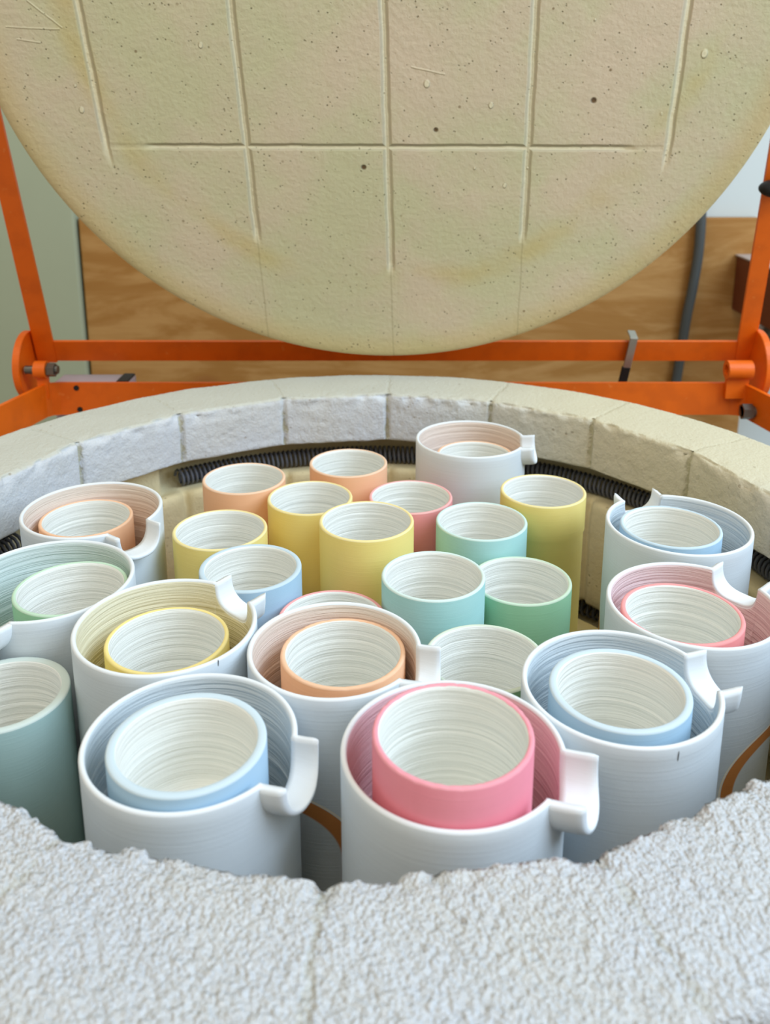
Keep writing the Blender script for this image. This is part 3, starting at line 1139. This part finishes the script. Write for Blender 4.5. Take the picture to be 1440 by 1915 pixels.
# cable hanging in front of the board
pts = [(0.500, 0.975, 0.30), (0.535, 0.972, 0.15), (0.540, 0.967, 0.062), (0.535, 0.967, -0.02), (0.529, 0.967, -0.07), (0.524, 0.967, -0.14), (0.517, 0.967, -0.23), (0.50, 0.967, -0.5), (0.50, 0.967, -0.80)]
cu = D.curves.new('cable', 'CURVE')
cu.dimensions = '3D'
cu.bevel_depth = 0.0085
cu.bevel_resolution = 4
sp = cu.splines.new('BEZIER')
sp.bezier_points.add(len(pts) - 1)
for bp, p in zip(sp.bezier_points, pts):
    bp.co = p
    bp.handle_left_type = bp.handle_right_type = 'AUTO'
cob = D.objects.new('tmp', cu)
COL.objects.link(cob)
dg = bpy.context.evaluated_depsgraph_get()
me = D.meshes.new_from_object(cob.evaluated_get(dg))
me.name = 'cable'
D.objects.remove(cob)
me.materials.clear()
cable = link('cable', me, M_CABLE)
tag(cable, 'dark grey cable hanging down the plywood board on the right', 'cable')
# dark wooden box on the board
bm = bmesh.new()
box_bm(bm, (0.693, 0.885, -0.0135), (0.17, 0.184, 0.093), None, 0.003)
t = NT('dark_wood', 0.55, 0.3)
x, y, z = t.sep(t.co)
g = t.noise(6, 4, 0.6, vec=t.vscale(t.co, (3, 3, 30)))
wood = t.done(t.mix(g, lin((120, 62, 34)), lin((96, 46, 26))), t.bump(g, 0.0005, 0.3))
wb = from_bm('wooden_box', bm, wood)
tag(wb, 'dark brown wooden box on the wall at the right edge of the picture', 'box')
bm = bmesh.new()
box_bm(bm, (0.693, 0.885, 0.0345), (0.174, 0.186, 0.003), None, 0.001)
from_bm('lid', bm, mat_plain('grey_top', (190, 176, 168)), wb)
bm = bmesh.new()
box_bm(bm, (0.712, 0.990, -0.118), (0.10, 0.018, 0.10), None, 0.003)
pl = from_bm('wall_socket', bm, mat_plain('socket_plastic', (226, 226, 220), 0.5))
tag(pl, 'pale wall socket with a grey round fitting below the dark wooden box', 'socket')
bm = bmesh.new()
cyl_bm(bm, (0.692, 0.982, -0.102), (0.692, 0.960, -0.102), 0.024, seg=32, bev=0.003)
from_bm('round_fitting', bm, mat_plain('fitting_grey', (108, 104, 90), 0.5), pl)

# ------------------------------------------------------------------ light
W_ = D.worlds.new('World')
bpy.context.scene.world = W_
W_.use_nodes = True
bg = W_.node_tree.nodes['Background']
bg.inputs[0].default_value = (1.0, 0.91, 0.76, 1)
bg.inputs[1].default_value = 0.42


def area(name, loc, target, size, energy, col, sy=None):
    L = D.lights.new(name, 'AREA')
    L.energy = energy
    L.color = col
    L.shape = 'RECTANGLE'
    L.size = size
    L.size_y = sy or size
    o = D.objects.new(name, L)
    COL.objects.link(o)
    o.location = loc
    o.rotation_euler = (Vector(target) - Vector(loc)).to_track_quat('-Z', 'Y').to_euler()
    return o


area('window_light', (1.5, -0.5, 1.3), (0, 0, 0), 1.2, 36, (0.62, 0.80, 1.0), 1.5)
area('fill_light', (-0.5, -0.9, 1.9), (0, 0.1, 0), 1.4, 13, (1.0, 0.92, 0.78))  # added warm fill from above, no fixture in view

# ------------------------------------------------------------------ camera
cam = D.cameras.new('camera')
co = D.objects.new('camera', cam)
COL.objects.link(co)
co.location = (0.00991, -0.54689, 0.25764)
co.rotation_euler = (R_(90 - 14.461), 0, 0)
cam.sensor_fit = 'VERTICAL'
cam.sensor_height = 36.0
cam.sensor_width = 36.0 * 1440 / 1915
cam.lens = 36.0 * 1682.4 / 1915
cam.shift_y = -300.0 / 1915
cam.clip_start = 0.02
cam.dof.use_dof = True
cam.dof.focus_distance = 0.55
cam.dof.aperture_fstop = 11.0
sc = bpy.context.scene
sc.camera = co
sc.view_settings.view_transform = 'Standard'
sc.view_settings.look = 'None'
sc.cycles.use_adaptive_sampling = True
sc.cycles.adaptive_threshold = 0.04
sc.cycles.max_bounces = 6
sc.cycles.diffuse_bounces = 4
sc.cycles.glossy_bounces = 2
sc.cycles.transmission_bounces = 0
sc.cycles.caustics_reflective = False
sc.cycles.caustics_refractive = False
sc.view_settings.exposure = 0.36
